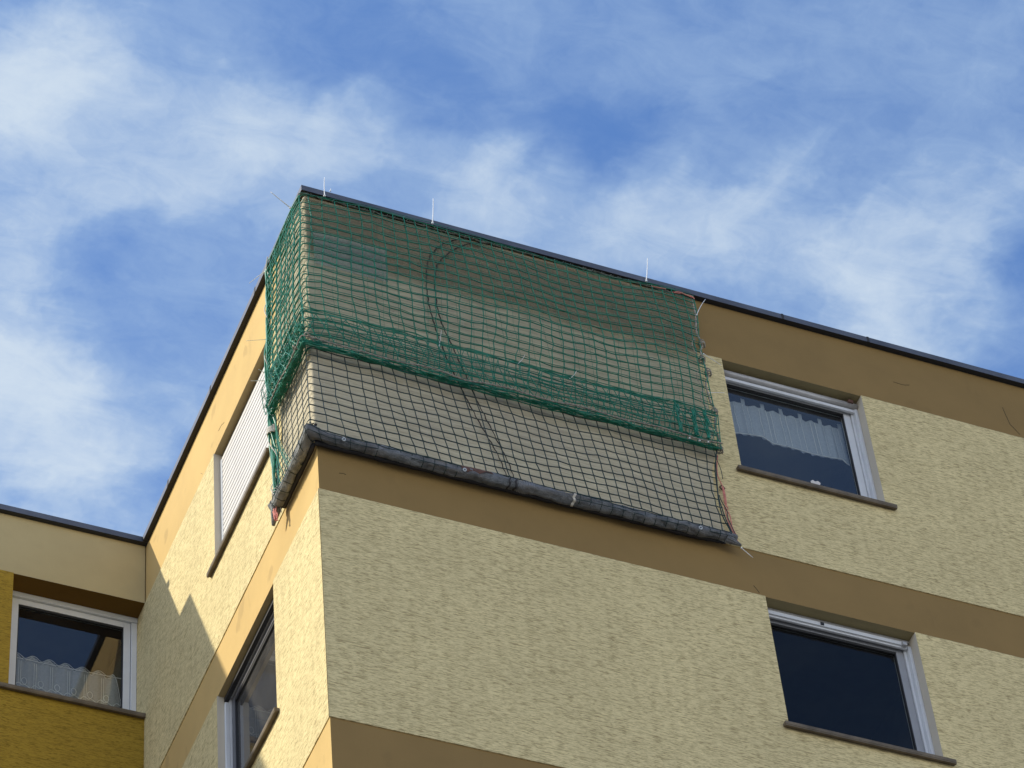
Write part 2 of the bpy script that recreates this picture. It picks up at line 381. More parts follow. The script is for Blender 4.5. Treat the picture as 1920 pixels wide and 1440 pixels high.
# ------------------------------------------------------------------ windows
def window(MP, u0, u1, k, dp, parent, glass, style, label):
    z0, z1 = .945-2.8*k, 2.3-2.8*k
    U0, U1 = min(u0,u1), max(u0,u1)
    if MP is FR: U0 -= .065
    f = MB(); fw = .052 if style != 'slim' else .034; fd0, fd1 = dp, dp+.07
    b = .004
    f.box(MP, U0+.001, U0+fw, fd0, fd1, z0+.001, z1-.001, b); f.box(MP, U1-fw, U1-.001, fd0, fd1, z0+.001, z1-.001, b)
    f.box(MP, U0+fw, U1-fw, fd0, fd1, z1-fw, z1-.001, b); f.box(MP, U0+fw, U1-fw, fd0, fd1, z0+.001, z0+fw, b)
    w = f.build('window', M['white_pvc'], parent); w['label'] = label
    s = MB(); a = fw+.004; sw = .062; d0, d1 = dp+.014, dp+.068
    s.box(MP, U0+a, U0+a+sw, d0, d1, z0+a, z1-a, b); s.box(MP, U1-a-sw, U1-a, d0, d1, z0+a, z1-a, b)
    s.box(MP, U0+a+sw, U1-a-sw, d0, d1, z1-a-sw, z1-a, b); s.box(MP, U0+a+sw, U1-a-sw, d0, d1, z0+a, z0+a+sw, b)
    s.build('sash', M['shade_grey'] if style == 'rolled' else (M['sash_dark'] if style == 'slim' else M['white_pvc']), w)
    gk = MB(); q = a+sw
    for (x0, x1, y0, y1) in ((U0+q, U0+q+.008, z0+q, z1-q), (U1-q-.008, U1-q, z0+q, z1-q), (U0+q, U1-q, z1-q-.02, z1-q), (U0+q, U1-q, z0+q, z0+q+.008)):
        gk.box(MP, x0, x1, d0+.006, d0+.03, y0, y1)
    gk.build('gasket', M['gasket'], w)
    p = MB(); dd = dp+.038; p.quad(MP(U0+q-.01,dd,z0+q-.01), MP(U1-q+.01,dd,z0+q-.01), MP(U1-q+.01,dd,z1-q+.01), MP(U0+q-.01,dd,z1-q+.01))
    p.build('pane', glass, w)
    for (x0, x1) in ((U0+.001, U0+.032), (U1-.032, U1-.001)):
        r = MB(); r.box(MP, x0, x1, dp-.034, dp-.002, z0+.002, z1-.075, .003); r.box(MP, x0+.012, x1-.012, dp-.038, dp-.033, z0+.002, z1-.08)
        if style != 'wing': r.build('guide_rail', M['white_pvc'], w)
    if style == 'rolled':      # shutter pulled up, bottom bar showing under the lintel
        r = MB(); r.box(MP, U0+.034, U1-.034, dp-.03, dp-.006, z1-.105, z1-.03, .008)
        r.box(MP, U0+.05, U1-.05, dp-.045, dp-.03, z1-.088, z1-.05, .004)
        sh = r.build('shutter', M['white_pvc'], w)
        r = MB(); r.box(MP, U0+.004, U1-.004, dp-.026, dp-.004, z1-.028, z1-.006); r.build('shutter_slat', M['alu'], sh)
        for x in (U0+.07, U1-.07):
            r = MB(); r.box(MP, x-.02, x+.02, dp-.066, dp-.03, z1-.10, z1-.062, .006); r.build('stopper', M['alu'], sh)
        r = MB(); r.box(MP, (U0+U1)/2-.115, (U0+U1)/2-.087, dp-.056, dp-.046, z1-.083, z1-.055, .004); r.build('knob', M['strap'], sh)
    elif style == 'open':
        r = MB()
        pts = [MP(U0+.004, dp-.028, z1-.055), MP(U1-.004, dp-.028, z1-.055)]
        r.tube(pts, .032, 14)
        sh = r.build('shutter', M['alu'], w, True)
        r = MB(); r.box(MP, U0+.004, U1-.004, dp-.03, dp-.004, z1-.125, z1-.09, .006); r.build('shutter_slat', M['white_pvc'], sh)
        r = MB(); r.box(MP, U1-.10, U1-.05, dp-.075, dp-.05, z1-.055, z1-.02, .006); r.build('stopper', M['rust'], sh)
    elif style == 'slim':
        r = MB(); r.box(MP, U0+.004, U1-.004, dp-.036, dp-.002, z1-.05, z1-.012); r.build('shutter_slot', M['gasket'], w)
    elif style == 'closed':
        r = MB(); z = z0+.03; sp = .064
        while z < z1-.05:
            r.cur = 0; r.box(MP, U0+.02, U1-.02, dp-.028, dp-.016, z, z+sp-.013, .0035)
            r.cur = 1; r.box(MP, U0+.02, U1-.02, dp-.019, dp-.014, z+sp-.0135, z+sp+.0005); z += sp
        r.box(MP, U0+.02, U1-.02, dp-.018, dp-.014, z, z1-.002)
        r.build('shutter', [M['shutter'], M['slot']], w)
    elif style == 'wing':
        r = MB(); r.box(MP, U0+.001, U1-.001, dp-.012, dp-.001, z1-.055, z1-.001, .003); r.build('frame_extension', M['white_pvc'], w)
    # sill: thin slab with a drip edge
    if MP is FR: U0 += .065
    r = MB(); e0, e1 = U0-.052, U1+.08
    if style == 'wing': e0, e1 = U0-.10, U1+.001
    if MP is LF: e0, e1 = U0-.05, U1+.10
    n = 14; last = None
    r.box(MP, e0, e1, -.05, dp, z0-.036, z0-.003, .005); r.box(MP, e0+.002, e1-.002, -.047, -.030, z0-.046, z0-.036)
    r.build('sill', M['sill'], w)
    # room behind
    r = MB(); a0, a1 = U0-.3, U1+.3
    zz0, zz1 = z0-.5, z1+.15; da, db = dp+.085, dp+2.5
    if style == 'wing': a1 = U1-.001
    for q4 in (((a0,db,zz0),(a1,db,zz0),(a1,db,zz1),(a0,db,zz1)), ((a0,da,zz0),(a0,db,zz0),(a0,db,zz1),(a0,da,zz1)), ((a1,da,zz0),(a1,db,zz0),(a1,db,zz1),(a1,da,zz1)),
               ((a0,da,zz0),(a1,da,zz0),(a1,db,zz0),(a0,db,zz0)), ((a0,da,zz1),(a1,da,zz1),(a1,db,zz1),(a0,db,zz1)),
               ((a0,da,zz0),(U0,da,zz0),(U0,da,zz1),(a0,da,zz1)), ((U1,da,zz0),(a1,da,zz0),(a1,da,zz1),(U1,da,zz1)), ((U0,da,zz0),(U1,da,zz0),(U1,da,z0),(U0,da,z0)), ((U0,da,z1),(U1,da,z1),(U1,da,zz1),(U0,da,zz1))):
        r.quad(*[MP(*c) for c in q4])
    r.build('room', M['room'], w)
    return w
window(FR, 3.645, 4.94, 0, .12, block, M['glass_bright'], 'open', 'white framed window with a gathered white valance, under the roof edge')
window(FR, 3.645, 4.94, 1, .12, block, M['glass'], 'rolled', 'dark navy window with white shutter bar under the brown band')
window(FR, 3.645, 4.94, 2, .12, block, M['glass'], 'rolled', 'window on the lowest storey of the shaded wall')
window(LF, 1.0, 2.31, 0, .085, block, M['glass'], 'closed', 'window closed by a white slatted roller shutter')
window(LF, 1.0, 2.31, 1, .085, block, M['glass_dusty'], 'slim', 'narrow looking dusty window in the sunlit wall')
window(LF, 1.0, 2.31, 2, .085, block, M['glass_dusty'], 'slim', 'window on the lowest storey of the sunlit wall')
window(WG, -1.19, -.009, 0, .21, wing, M['glass_bright'], 'wing', 'white framed window with lace half curtain')
window(WG, -1.19, -.009, 1, .21, wing, M['glass_bright'], 'wing', 'white framed window below the lace curtained one')

for pts in ([(5.306,2.613),(5.381,2.606),(5.42,2.612),(5.461,2.628)], [(6.37,2.66),(6.383,2.56),(6.401,2.45),(6.44,2.40),(6.475,2.346)], [(3.562,-.404),(3.585,-.44),(3.602,-.473)], [(.165,-.27),(.2,-.262),(.22,-.27)]):
    c = MB(); c.tube([(x, -.0005, z) for x, z in pts], .0024, 4); c.build('crack', M['crack'], block)
for pts in ([(2.05,2.42),(2.12,2.46),(2.2,2.47)], [(2.62,2.37),(2.66,2.42)]):
    c = MB(); c.tube([(-.0005, y, z) for y, z in pts], .002, 4); c.build('crack', M['crack'], block)

# ------------------------------------------------------------------ wrap-around surface (side <0, front >0)
def nz(a, b, c=0): return noise.noise(Vector((a, b, c)))
def WP(t, off, z):
    """t>0: metres along the front from the corner, t<0: metres along the side; off: distance off the wall"""
    r = min(off, .030); s = abs(t); e = off*min(1, s/.35)
    if s >= r:
        c = s - off + e
        return Vector((c, -off, z)) if t > 0 else Vector((-off, c, z))
    w = (t+r)/(2*r)
    c0 = Vector((-off, -off+r, z)); cm = Vector((-off, -off, z)); c1 = Vector((-off+r, -off, z))
    return c0*(1-w)**2 + cm*2*w*(1-w) + c1*w*w
def lerp(tab, x):
    if x <= tab[0][0]: return tab[0][1]
    for (a, b), (c, d) in zip(tab[:-1], tab[1:]):
        if x <= c: return b+(d-b)*(x-a)/(c-a)
    return tab[-1][1]
REDGE = [(-.1,3.42),(.19,3.345),(.43,3.325),(.81,3.345),(1.02,3.405),(1.5,3.43),(1.93,3.405),(2.33,3.40),(2.61,3.425),(2.95,3.44)]
LEDGE = [(-.15,.66),(.24,.66),(.87,.68),(1.5,.75),(1.95,.73),(2.8,.675),(2.95,.55)]

# beige fabric
def sheet_off(t, z): return .026 + .010*nz(t*1.3, z*5, 3) + .006*nz(t*3, z*14, 8) + .01*max(0, 1-z)
mb = MB(); NT_, NZ_ = 150, 74; idx = {}
for j in range(NZ_+1):
    z = -.02 + 2.99*j/NZ_
    tl, tr = -lerp(LEDGE, z)+.03, lerp(REDGE, z)+.008
    ts = [tl + (-.06-tl)*i/18 for i in range(18)] + [-.06+.12*i/12 for i in range(12)] + [.06+(tr-.06)*i/120 for i in range(121)]
    for i, t in enumerate(ts):
        mb.v.append(tuple(WP(t, max(.014, sheet_off(t, z)), z)))
n = 151
for j in range(NZ_):
    for i in range(n-1): mb.f.append((j*n+i, j*n+i+1, (j+1)*n+i+1, (j+1)*n+i)); mb.m.append(0)
sheet = mb.build('fabric_sheet', M['gauze'], None, True)
tag(sheet, 'fine beige mesh fabric stretched round the building corner behind the green net', 'fabric sheet')
mb = MB(); mb.v = []
for j in range(7):
    for i in range(9): mb.v.append(tuple(WP(.07+.59*i/8, .047+.003*nz(i*.5, j), 2.10+.41*j/6)))
for j in range(6):
    for i in range(8): mb.f.append((j*9+i, j*9+i+1, (j+1)*9+i+1, (j+1)*9+i)); mb.m.append(0)
pt_ = mb.build('patch', M['gauze_patch'], sheet, True); pt_['label'] = 'grey square patch near the top corner'

# looping double cable on the fabric
S1 = [(1.54,2.97),(1.499,2.96),(1.327,2.913),(1.168,2.78),(1.048,2.573),(1.002,2.35),(.992,2.043),(1.028,1.725),(1.091,1.422),(1.171,1.131),(1.275,.821),(1.369,.574),(1.455,.359),(1.51,.16),(1.53,.04)]
S2 = [(1.60,2.975),(1.547,2.95),(1.371,2.86),(1.218,2.689),(1.113,2.51),(1.075,2.345),(1.063,2.07),(1.091,1.781),(1.165,1.514),(1.249,1.223),(1.346,.878),(1.43,.627),(1.528,.335),(1.575,.16),(1.59,.04)]
def catmull(P, n=8):
    out = []
    P = [Vector(p) for p in P]
    for i in range(len(P)-1):
        a = P[max(i-1,0)]; b = P[i]; c = P[i+1]; d = P[min(i+2, len(P)-1)]
        for k in range(n):
            t = k/n
            out.append(.5*((2*b)+(c-a)*t+(2*a-5*b+4*c-d)*t*t+(3*b-a-3*c+d)*t**3))
    out.append(P[-1]); return out
mb = MB()
for S in (S1, S2):
    pts = [WP(p.x+.004*math.sin(p.y*60)+.006*nz(p.y*9, p.x*4), .052, p.y) for p in catmull([(x, z, 0) for x, z in S], 10)]
    mb.tube(pts, lambda q: (.0062-.0025*q)*(.75+.5*abs(math.sin(q*47))), 5)
tag(recenter(mb.build('cable', M['seam'], None, True)), 'dark doubled cable curving down the beige fabric behind the netting', 'cable')

# ------------------------------------------------------------------ nets
def net(mb, off, t0, t1, z0, z1, pt, pz, r, skew=None, jit=.006, seed=0, shift=0.0, knots=True, rows=True, cols=True, lf=.02, edge=True):
    """square mesh of twine with knots; every strand sags a little between its knots"""
    NI = int(round((t1-t0)/pt)); NJ = int(round((z1-z0)/pz))
    def node(i, j):
        rsd = random.uniform(-.003, .003)
        z = z0 + (z1-z0)*j/NJ; t = t0 + (t1-t0)*i/NI
        v = j/NJ
        if skew: t += skew(t, v)
        t += jit*nz(i*3.1, j*2.7, seed) + lf*nz(t*.9+seed, z*.9, seed+9)*(min(1, 4*v*(1-v)+.2))
        dz = jit*nz(i*2.3+50, j*3.9, seed) + lf*nz(t*1.1+7, z*.8, seed+4) + shift + rsd + lf*.35*nz(t*3.1, z*2.2, seed+31)
        o = off(t, z) + .008*nz(t*2.2, z*3, seed+2)
        if edge:
            t = max(-lerp(LEDGE, z)-.01, min(lerp(REDGE, z)+.012, t))
        return t, z+dz, o
    G = [[node(i, j) for j in range(NJ+1)] for i in range(NI+1)]
    def seg(a, b, sag, first):
        pts = []
        m = 3 if (a[0]*b[0] > 0 and min(abs(a[0]), abs(b[0])) > .06) else 6
        for k in range(m+(0)):
            q = k/m
            s = 4*q*(1-q)
            pts.append(WP(a[0]+(b[0]-a[0])*q, a[2]+(b[2]-a[2])*q + sag*.4*s, a[1]+(b[1]-a[1])*q - sag*s))
        return pts
    if rows:
        for j in range(NJ+1):
            pts = []
            for i in range(NI): pts += seg(G[i][j], G[i+1][j], random.uniform(.001, .006), i == 0)
            pts.append(WP(*(lambda g_: (g_[0], g_[2], g_[1]))(G[NI][j])))
            mb.tube(pts, (lambda q: r*(SIDE if t0+(t1-t0)*q < -.03 else 1)), 4)
    if cols:
        for i in range(NI+1):
            pts = []
            for j in range(NJ): pts += seg(G[i][j], G[i][j+1], random.uniform(-.002, .002), j == 0)
            pts.append(WP(G[i][NJ][0], G[i][NJ][2], G[i][NJ][1]))
            mb.tube(pts, r*.92*(SIDE if G[i][0][0] < -.03 else 1), 4)
    if knots:
        for i in range(NI+1):
            for j in range(NJ+1):
                gq = G[i][j]; mb.blob(WP(gq[0], gq[2]+.001, gq[1]), r*(1.8 if gq[0] > 0 else 1.15))
SIDE = .75
# lower dark net, carried on around the padded tube
mb = MB()
lo = lambda t, z: .062 + .036*max(0, min(1, (1.0-z)))
net(mb, lo, -.70, 3.40, .045, 1.02, .0945, .0915, .0045, skew=lambda t, v: (1-v)*lerp([(-.7,0),(0,.05),(.6,.13),(2.2,.12),(3.4,.0)], t), jit=.012, seed=1, lf=.035)
# tube centre line and radius
def tubec(t): return .088, -.022 + .018*nz(t*1.3, 5) + (.04*max(0, 1-abs(t)/.12))
def tuber(t, a=0):
    e = max(0, (t-3.1)/.33); base = .040*(1-.45*e) + .014*nz(t*2.6, a*.8, 1) + .008*nz(t*11, a*1.7, 4) + .004*nz(t*26, a*2.5, 2)
    if abs(t) < .14: base += .010*(1-abs(t)/.14)
    base += .010*(abs(nz(t*7+3, math.cos(a)*1.6, math.sin(a)*1.6))-.2) + .0045*abs(math.sin(2.5*a+5*nz(t*1.8, 6)))
    return base
def ringpt(t, an, extra=0):
    o, zc = tubec(t); r = tuber(t, an)+extra
    return WP(t, max(.004, o + math.cos(an)*r), zc + math.sin(an)*r)
for i in range(46):
    t = -.66+.0915*i
    if t > 3.36: break
    if 1.15 < t < 2.05: continue
    sl = .03*nz(i, 3)
    mb.tube([ringpt(t+sl*(k/8), R(120-k*22), .0035) for k in range(13)], .0026, 4)
for an in (75, 22, -35):
    for ta, tb in ((-.64, 1.12), (2.05, 3.38)):
        mb.tube([ringpt(ta+(tb-ta)*k/60, R(an+8*nz(k*.2, an)), .0035) for k in range(61)], .0026, 4)
tag(recenter(mb.build('dark_net', M['net_dark'])), 'dark thin square mesh net over the lower wrapped corner above the grey roll', 'net', 'nets fixed over the building corner')

# upper bright net with turned-up lower fold
SIDE = 1.0
mb = MB()
up = lambda t, z: .060 + .020*math.sin(max(0, min(1, (z-1.0)/1.95))*math.pi) + (.012 if abs(t) > .1 else 0)
net(mb, up, -.72, 3.43, 1.0, 2.93, .0955, .0935, .0050, skew=lambda t, v: .06*math.sin(v*3.1)*lerp([(-.7,0),(0,0),(.5,.6),(3,1),(3.43,.3)], t), jit=.017, seed=2, lf=.075)
up2 = lambda t, z: up(t, z)+.022
net(mb, up2, -.02, 3.41, 1.0, 2.93, .0955, .0935, .0026, jit=.014, seed=2, shift=-.008, lf=.085, knots=False, cols=False)
net(mb, lambda t, z: up(t, z)-.012, -.70, 3.41, 1.02, 2.90, .13, .19, .0015, jit=.02, seed=23, shift=.0, lf=.06, knots=False, rows=False)
if True:     # second layer of twine on the narrow side too
    net(mb, lambda t, z: up(t, z)+.025, -.70, -.02, 1.0, 2.86, .11, .0935, .0052, jit=.02, seed=77, lf=.08, knots=False, shift=.03)
fold = lambda t, z: up(t, z)+.045
net(mb, fold, -.68, 3.42, 1.02, 1.38, .0945, .080, .0044, jit=.014, seed=5, lf=.055, skew=lambda t, v: .1*v)
net(mb, lambda t, z: up(t, z)+.07, -.68, 3.41, 1.0, 1.36, .088, .12, .0036, jit=.02, seed=6, lf=.07, skew=lambda t, v: -.12*v, knots=False)
# doubled selvedge at the top of the fold and gathered twine along the middle rope
for q in range(3):
    mb.tube([WP(-.66+4.08*k/120, .125+.005*q, 1.385+.03*nz(k*.13, q*2)+.012*q) for k in range(121)], .0032, 5)
for q in range(8):
    ph = random.uniform(0, 9)
    mb.tube([WP(-.66+4.07*k/220, .10+.024*nz(k*.16, ph, q)+.012*math.cos(q), 1.005+.020*nz(k*.22, ph+3, q*2) + .06*max(0, 1-abs(-.66+4.07*k/220)/.5)*(q/11)) for k in range(221)], random.uniform(.003, .0055), 4)
for q in range(90):     # loops and ends hanging off the gathered edge
    t = random.uniform(-.1, 3.38); L = random.uniform(.01, .035); zz = 1.0+random.uniform(-.02, .03)
    mb.tube([WP(t, .115, zz), WP(t+.006, .125, zz-L*.8), WP(t+.014, .118, zz-L), WP(t+.02, .112, zz-L*.5)], .0028, 4)
for q in range(150):     # messy gathered fold on the narrow side
    t = random.uniform(-.62, -.04); z = 1.02+abs(random.gauss(0, .15)); a = random.uniform(0, 6.28)
    pts = []
    for k in range(6):
        pts.append(WP(max(-.68, min(-.02, t)), .10+random.uniform(-.025, .05), max(1.0, min(1.5, z))))
        a += random.uniform(-.9, .9); t += .05*math.cos(a); z += .05*math.sin(a)
    mb.tube(catmull(pts, 3), random.uniform(.0025, .0045), 4)
for q in range(26):      # twine rising from the fold to the corner
    mb.tube([WP(-.02-.02*k+random.uniform(-.01,.01), .09+random.uniform(-.01,.02), 1.06+.005*q-.008*k) for k in range(6)], .003, 4)
for cx_, nn in ((3.06, 7), (3.20, 9), (3.31, 9)):   # clumps near the right end
    for q in range(nn):
        mb.tube([WP(cx_+random.uniform(-.02,.02), .14+random.uniform(-.01,.015), 1.05+.33*k/6+random.uniform(-.01,.01)) for k in range(7)], .0045, 4)
# rolled vertical selvedge on the narrow side
for q in range(16):
    ph = random.uniform(0, 50); rad = random.uniform(.006, .03)
    pts = []
    for k in range(100):
        z = 2.82-2.86*k/99; fat = 1.15 if z < 1.2 else .75
        if z < .25: fat *= .75+.25*(z+.04)/.29
        t = -lerp(LEDGE, z)-.015
        an = ph + z*3.0*(1 if q % 2 else -1)
        pts.append(WP(t+rad*fat*math.cos(an)*.9, .085+rad*fat*math.sin(an)+.012*nz(z*5, ph), z))
    mb.tube(pts, random.uniform(.005, .0095), 5)
for q in range(16):      # fan of strands between the roll and the side of the tube
    z1 = .95-.05*q*random.uniform(.7, 1.2); t0 = -.62
    mb.tube([WP(t0+(.30-.012*q)*(k/8)**1.6, .09, max(.02, z1-(.85-.03*q)*(k/8))) for k in range(9)], .0028, 4)
gn = mb.build('green_net', M['net_green'])
vb = MB(); nx, nzv = 110, 40
for j in range(nzv+1):
    z = 1.0+1.93*j/nzv
    for i in range(nx+1):
        t = -.66+(lerp(REDGE, z)-.01+.66)*i/nx; vb.v.append(tuple(WP(t, .052+.004*nz(t*3, z*3, 5), z)))
for j in range(nzv):
    for i in range(nx): vb.f.append((j*(nx+1)+i, j*(nx+1)+i+1, (j+1)*(nx+1)+i+1, (j+1)*(nx+1)+i)); vb.m.append(0)
vb.build('fine_mesh', M['veil'], gn, True)
for k, x in enumerate((3.125, 3.215, 3.29)):
    b2 = MB(); b2.blob(WP(x, .15, .985+.004*k), .011); b2.build('bead', M['tie'], gn, True)
tag(gn, 'bright green square mesh net, folded up at its foot, over the upper wrapped corner', 'net', 'nets fixed over the building corner')

# ------------------------------------------------------------------ padded tube along the bottom
def roll(t0, t1, n=90, k=18):
    mb = MB()
    for i in range(n+1):
        t = t0+(t1-t0)*i/n
        for j in range(k):
            an = 2*math.pi*j/k
            p = ringpt(t, an)
            if j in (3, 4, 5): p.z += .006*nz(t*14, j) + .004
            mb.v.append(tuple(p))
    for i in range(n):
        for j in range(k): mb.f.append((i*k+j, i*k+(j+1) % k, (i+1)*k+(j+1) % k, (i+1)*k+j)); mb.m.append(0)
    mb.f.append(tuple(range(k))); mb.m.append(0); mb.f.append(tuple(n*k+j for j in range(k))); mb.m.append(0)
    return mb
def gap_filler(t0, t1, n, par):  # added black filler: keeps sunlight out of the gap behind the roll
    mb = MB(); mb.tube([WP(t0+(t1-t0)*k/n, .034, -.030+.012*nz(k*.4, 3)) for k in range(n+1)], lambda q: .030*(.75+.35*abs(nz(q*37, 2)))*(1 if q < .93 else (1-q)/.07*.7+.3), 10)
    mb.build('gap_filler', M['strap'], par, True)
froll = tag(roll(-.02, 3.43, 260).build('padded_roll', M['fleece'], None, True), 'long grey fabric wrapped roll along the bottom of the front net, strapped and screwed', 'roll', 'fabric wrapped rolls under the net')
sroll = tag(roll(-.71, -.021, 60).build('padded_roll', M['fleece_sunlit'], None, True), 'short sunlit grey fabric wrapped roll on the narrow side, ending in a knotted tail', 'roll', 'fabric wrapped rolls under the net')
gap_filler(.0, 3.36, 90, froll); gap_filler(-.66, -.0, 20, sroll)
for t, an in ((.215, -22), (1.135, -22), (3.10, -22)):
    mb = MB(); o, zc = tubec(t); c = Vector(ringpt(t, R(an), .005)); nrm = Vector((0, -math.cos(R(an)), math.sin(R(an))))
    a = Vector((1,0,0)); b_ = nrm.cross(a)
    for (r0, r1, h0, h1) in ((.0, .021, .004, .004), (.021, .023, .004, .0), ):
        pass
    ring = [c+nrm*.004+(a*math.cos(2*math.pi*k/20)+b_*math.sin(2*math.pi*k/20))*.0155 for k in range(20)]
    ring2 = [c-nrm*.006+(a*math.cos(2*math.pi*k/20)+b_*math.sin(2*math.pi*k/20))*.0165 for k in range(20)]
    mb.quad(*ring)
    for k in range(20): mb.quad(ring[k], ring[(k+1) % 20], ring2[(k+1) % 20], ring2[k])
    wsh = mb.build('washer', M['washer'], froll)
    mb = MB(); mb.tube([c+nrm*.003, c+nrm*.009], .0055, 8); mb.build('screw', M['strap'], wsh)
def wrap(t, w, mat, name, parent, extra=.004, full=True):
    mb = MB(); K = 24
    for s_ in (0, 1):
        for k in range(K): mb.v.append(tuple(ringpt(t+w*s_+.006*math.sin(k), 2*math.pi*k/K, extra)))
    for k in range(K): mb.f.append((k, (k+1) % K, K+(k+1) % K, K+k)); mb.m.append(0)
    return mb.build(name, mat, parent, True)
wrap(1.50, .014, M['strap'], 'strap', froll); wrap(1.55, .018, M['strap'], 'strap', froll, .005)
wrap(2.03, .022, M['rope_white'], 'tape', froll, .006)
for k in range(10): wrap(1.585+.013*k, .004, M['shade_grey'], 'tape_rib', froll, .005)
mb = MB()
for i in range(15):
    q = i/14; t = 1.10+.26*q; h = .045*math.sin(math.pi*min(1, q*1.15+.12))
    for a_ in (95, 62, 30, 10): mb.v.append(tuple(ringpt(t+(.012 if a_ < 40 else 0), R(18+(a_-50)*(.25+1.3*h/.045)), .007)))
for i in range(14):
    for j in range(3): mb.f.append((i*4+j, i*4+j+1, (i+1)*4+j+1, (i+1)*4+j)); mb.m.append(0)
mb.build('torn_opening', M['rust'], froll, True)
# crumpled ends
mb = MB()
for q in range(9):
    a0 = q*.7
    mb.tube([WP(3.33+.016*k+random.uniform(-.003,.003), .09+.03*math.cos(a0)*(1-k/10), -.03+.035*math.sin(a0)*(1-k/10)-.006*k) for k in range(9)], lambda u_: .013*(1-.65*u_), 6)
mb.build('crumpled_end', M['fleece'], froll, True)
mb = MB()
for q in range(9):
    a0 = q*.7
    mb.tube([WP(-.66-.010*k, .09+.035*math.cos(a0)*(1-k/10), -.03+.04*math.sin(a0)*(1-k/10)-.018*k) for k in range(9)], lambda u_: .015*(1-.6*u_), 6)
mb.build('crumpled_end', M['fleece_sunlit'], sroll, True)
mb = MB()
for q in range(22):       # tangle on the corner
    a = random.uniform(0, 6.28); c = Vector((-.055, -.055, .10))
    mb.tube([c+Vector((random.uniform(-.032,.032), random.uniform(-.032,.032), random.uniform(-.032,.032))) for k in range(5)], .004, 4)
tag(recenter(mb.build('twine_knot', M['strap'], None, True)), 'black twine tangle on the building corner at the end of the front roll', 'knot')

# ------------------------------------------------------------------ ropes
def twist(mb, path, r, turns, k=6, amp=None, strands=2):
    amp = amp or r*.8
    P = [Vector(p) for p in path]
    for s_ in range(strands):
        pts = []; N = len(P); a = None
        for i, p in enumerate(P):
            t = (P[min(i+1,N-1)]-P[max(i-1,0)]).normalized()
            if a is None: a = t.orthogonal().normalized()
            a = (a-t*a.dot(t)).normalized(); b = t.cross(a)
            an = turns*2*math.pi*i/(N-1) + 2*math.pi*s_/strands
            pts.append(p+a*math.cos(an)*amp+b*math.sin(an)*amp)
        mb.tube(pts, r, k)
mb = MB()
path = [WP(-.62+4.05*k/260, .062+.008*nz(k*.21, 1), 2.945+.014*nz(k*.11, 4)+(.012 if abs(-.62+4.05*k/260) < .05 else 0)) for k in range(261)]
twist(mb, path, .0048, 38)
mb.tube([WP(-.60+4.0*k/200, .072+.012*nz(k*.3, 7), 2.935+.02*nz(k*.25, 9)) for k in range(201)], .0036, 5)
for q in range(46):
    t = -.55+4.0*q/46+random.uniform(-.02,.02); mb.tube([WP(t+.012*math.cos(a)*1.0+.02*a/6, .065+.014*math.sin(a), 2.94+.018*math.cos(a)) for a in [x*.8 for x in range(10)]], .003, 4)
tag(recenter(mb.build('rope', M['rope_dark'], None, True)), 'dirty twisted rope lacing the top of the green net under the coping', 'rope', 'ropes lacing the nets')
mb = MB()
path = [WP(-.60+4.02*k/200, .150+.006*nz(k*.13, 2), 1.02+.012*math.sin(k*.19)+.018*nz(k*.06, 3)+.03*max(0, 1-abs(-.6+4.02*k/200)/.15)) for k in range(201)]
twist(mb, path, .0043, 46)
for t in (-.10, .05):
    mb.tube([WP(t-.03+.05*k/8, .13+.03*math.sin(k*.5), 1.055+.02*math.sin(k*.7)) for k in range(9)], .006, 5)
tag(recenter(mb.build('rope', M['rope'], None, True)), 'pale grey rope running across the middle where the two nets overlap', 'rope', 'ropes lacing the nets')
for lbl, z0, z1, mt in (('pale rope wound down the rolled net edge on the narrow side', 2.9, -.10, 'rope_white'),):
    mb = MB(); pts = []
    for k in range(500):
        z = z0+(z1-z0)*k/499; rr = .030 if z < 1.2 else .022; an = z*11.5
        pts.append(WP(-lerp(LEDGE, z)-.015+rr*1.15*math.cos(an), .085+rr*1.2*math.sin(an), z))
    mb.tube(pts, .0042, 5)
    for q in range(5): mb.tube([WP(-.695+.045*math.cos(a*.6), .085+.045*math.sin(a*.6), .80+.013*q+.002*a) for a in range(12)], .006, 5)
    for q in range(5): mb.tube([WP(-.66+.035*math.cos(a*.6), .085+.035*math.sin(a*.6), .12-.03*q+.002*a) for a in range(12)], .004, 5)
    tag(recenter(mb.build('rope', M[mt], None, True)), lbl, 'rope', 'ropes lacing the nets')
mb = MB()
path = catmull([(3.43,-.06,2.93),(3.425,-.08,2.7),(3.40,-.09,2.45),(3.44,-.08,2.33),(3.405,-.09,2.2),(3.43,-.08,2.05),(3.45,-.07,1.95),(3.40,-.09,1.8),(3.42,-.08,1.6),(3.45,-.08,1.5),(3.42,-.09,1.3),(3.44,-.08,1.15),(3.43,-.09,1.0)], 16)
twist(mb, path, .0052, 26)
for c in ((3.435,2.33),(3.445,1.97),(3.44,1.48),(3.425,1.02),(3.41,2.12)):
    for q in range(4): mb.tube([Vector((c[0]+.026*math.cos(a*.6+q)+random.uniform(-.004,.004), -.08+.03*math.sin(a*.6+q), c[1]+.012*q-.02+.01*math.sin(a))) for a in range(12)], .0045, 4)
for c in ((3.38,2.25),(3.37,1.85),(3.37,1.6),(3.38,1.25)):   # loose grey loops
    mb.tube([Vector((c[0]-.05*math.sin(a*.35), -.10, c[1]+.10*math.cos(a*.35))) for a in range(10)], .003, 4)
tag(recenter(mb.build('rope', M['rope'], None, True)), 'knotted grey rope down the right edge of the upper net', 'rope', 'ropes lacing the nets')
mb = MB()
path = catmull([(3.39,-.09,1.0),(3.365,-.09,.85),(3.345,-.09,.62),(3.33,-.09,.42),(3.34,-.09,.22),(3.38,-.09,.08),(3.42,-.09,-.06)], 12)
mb.tube(path, .005, 5)
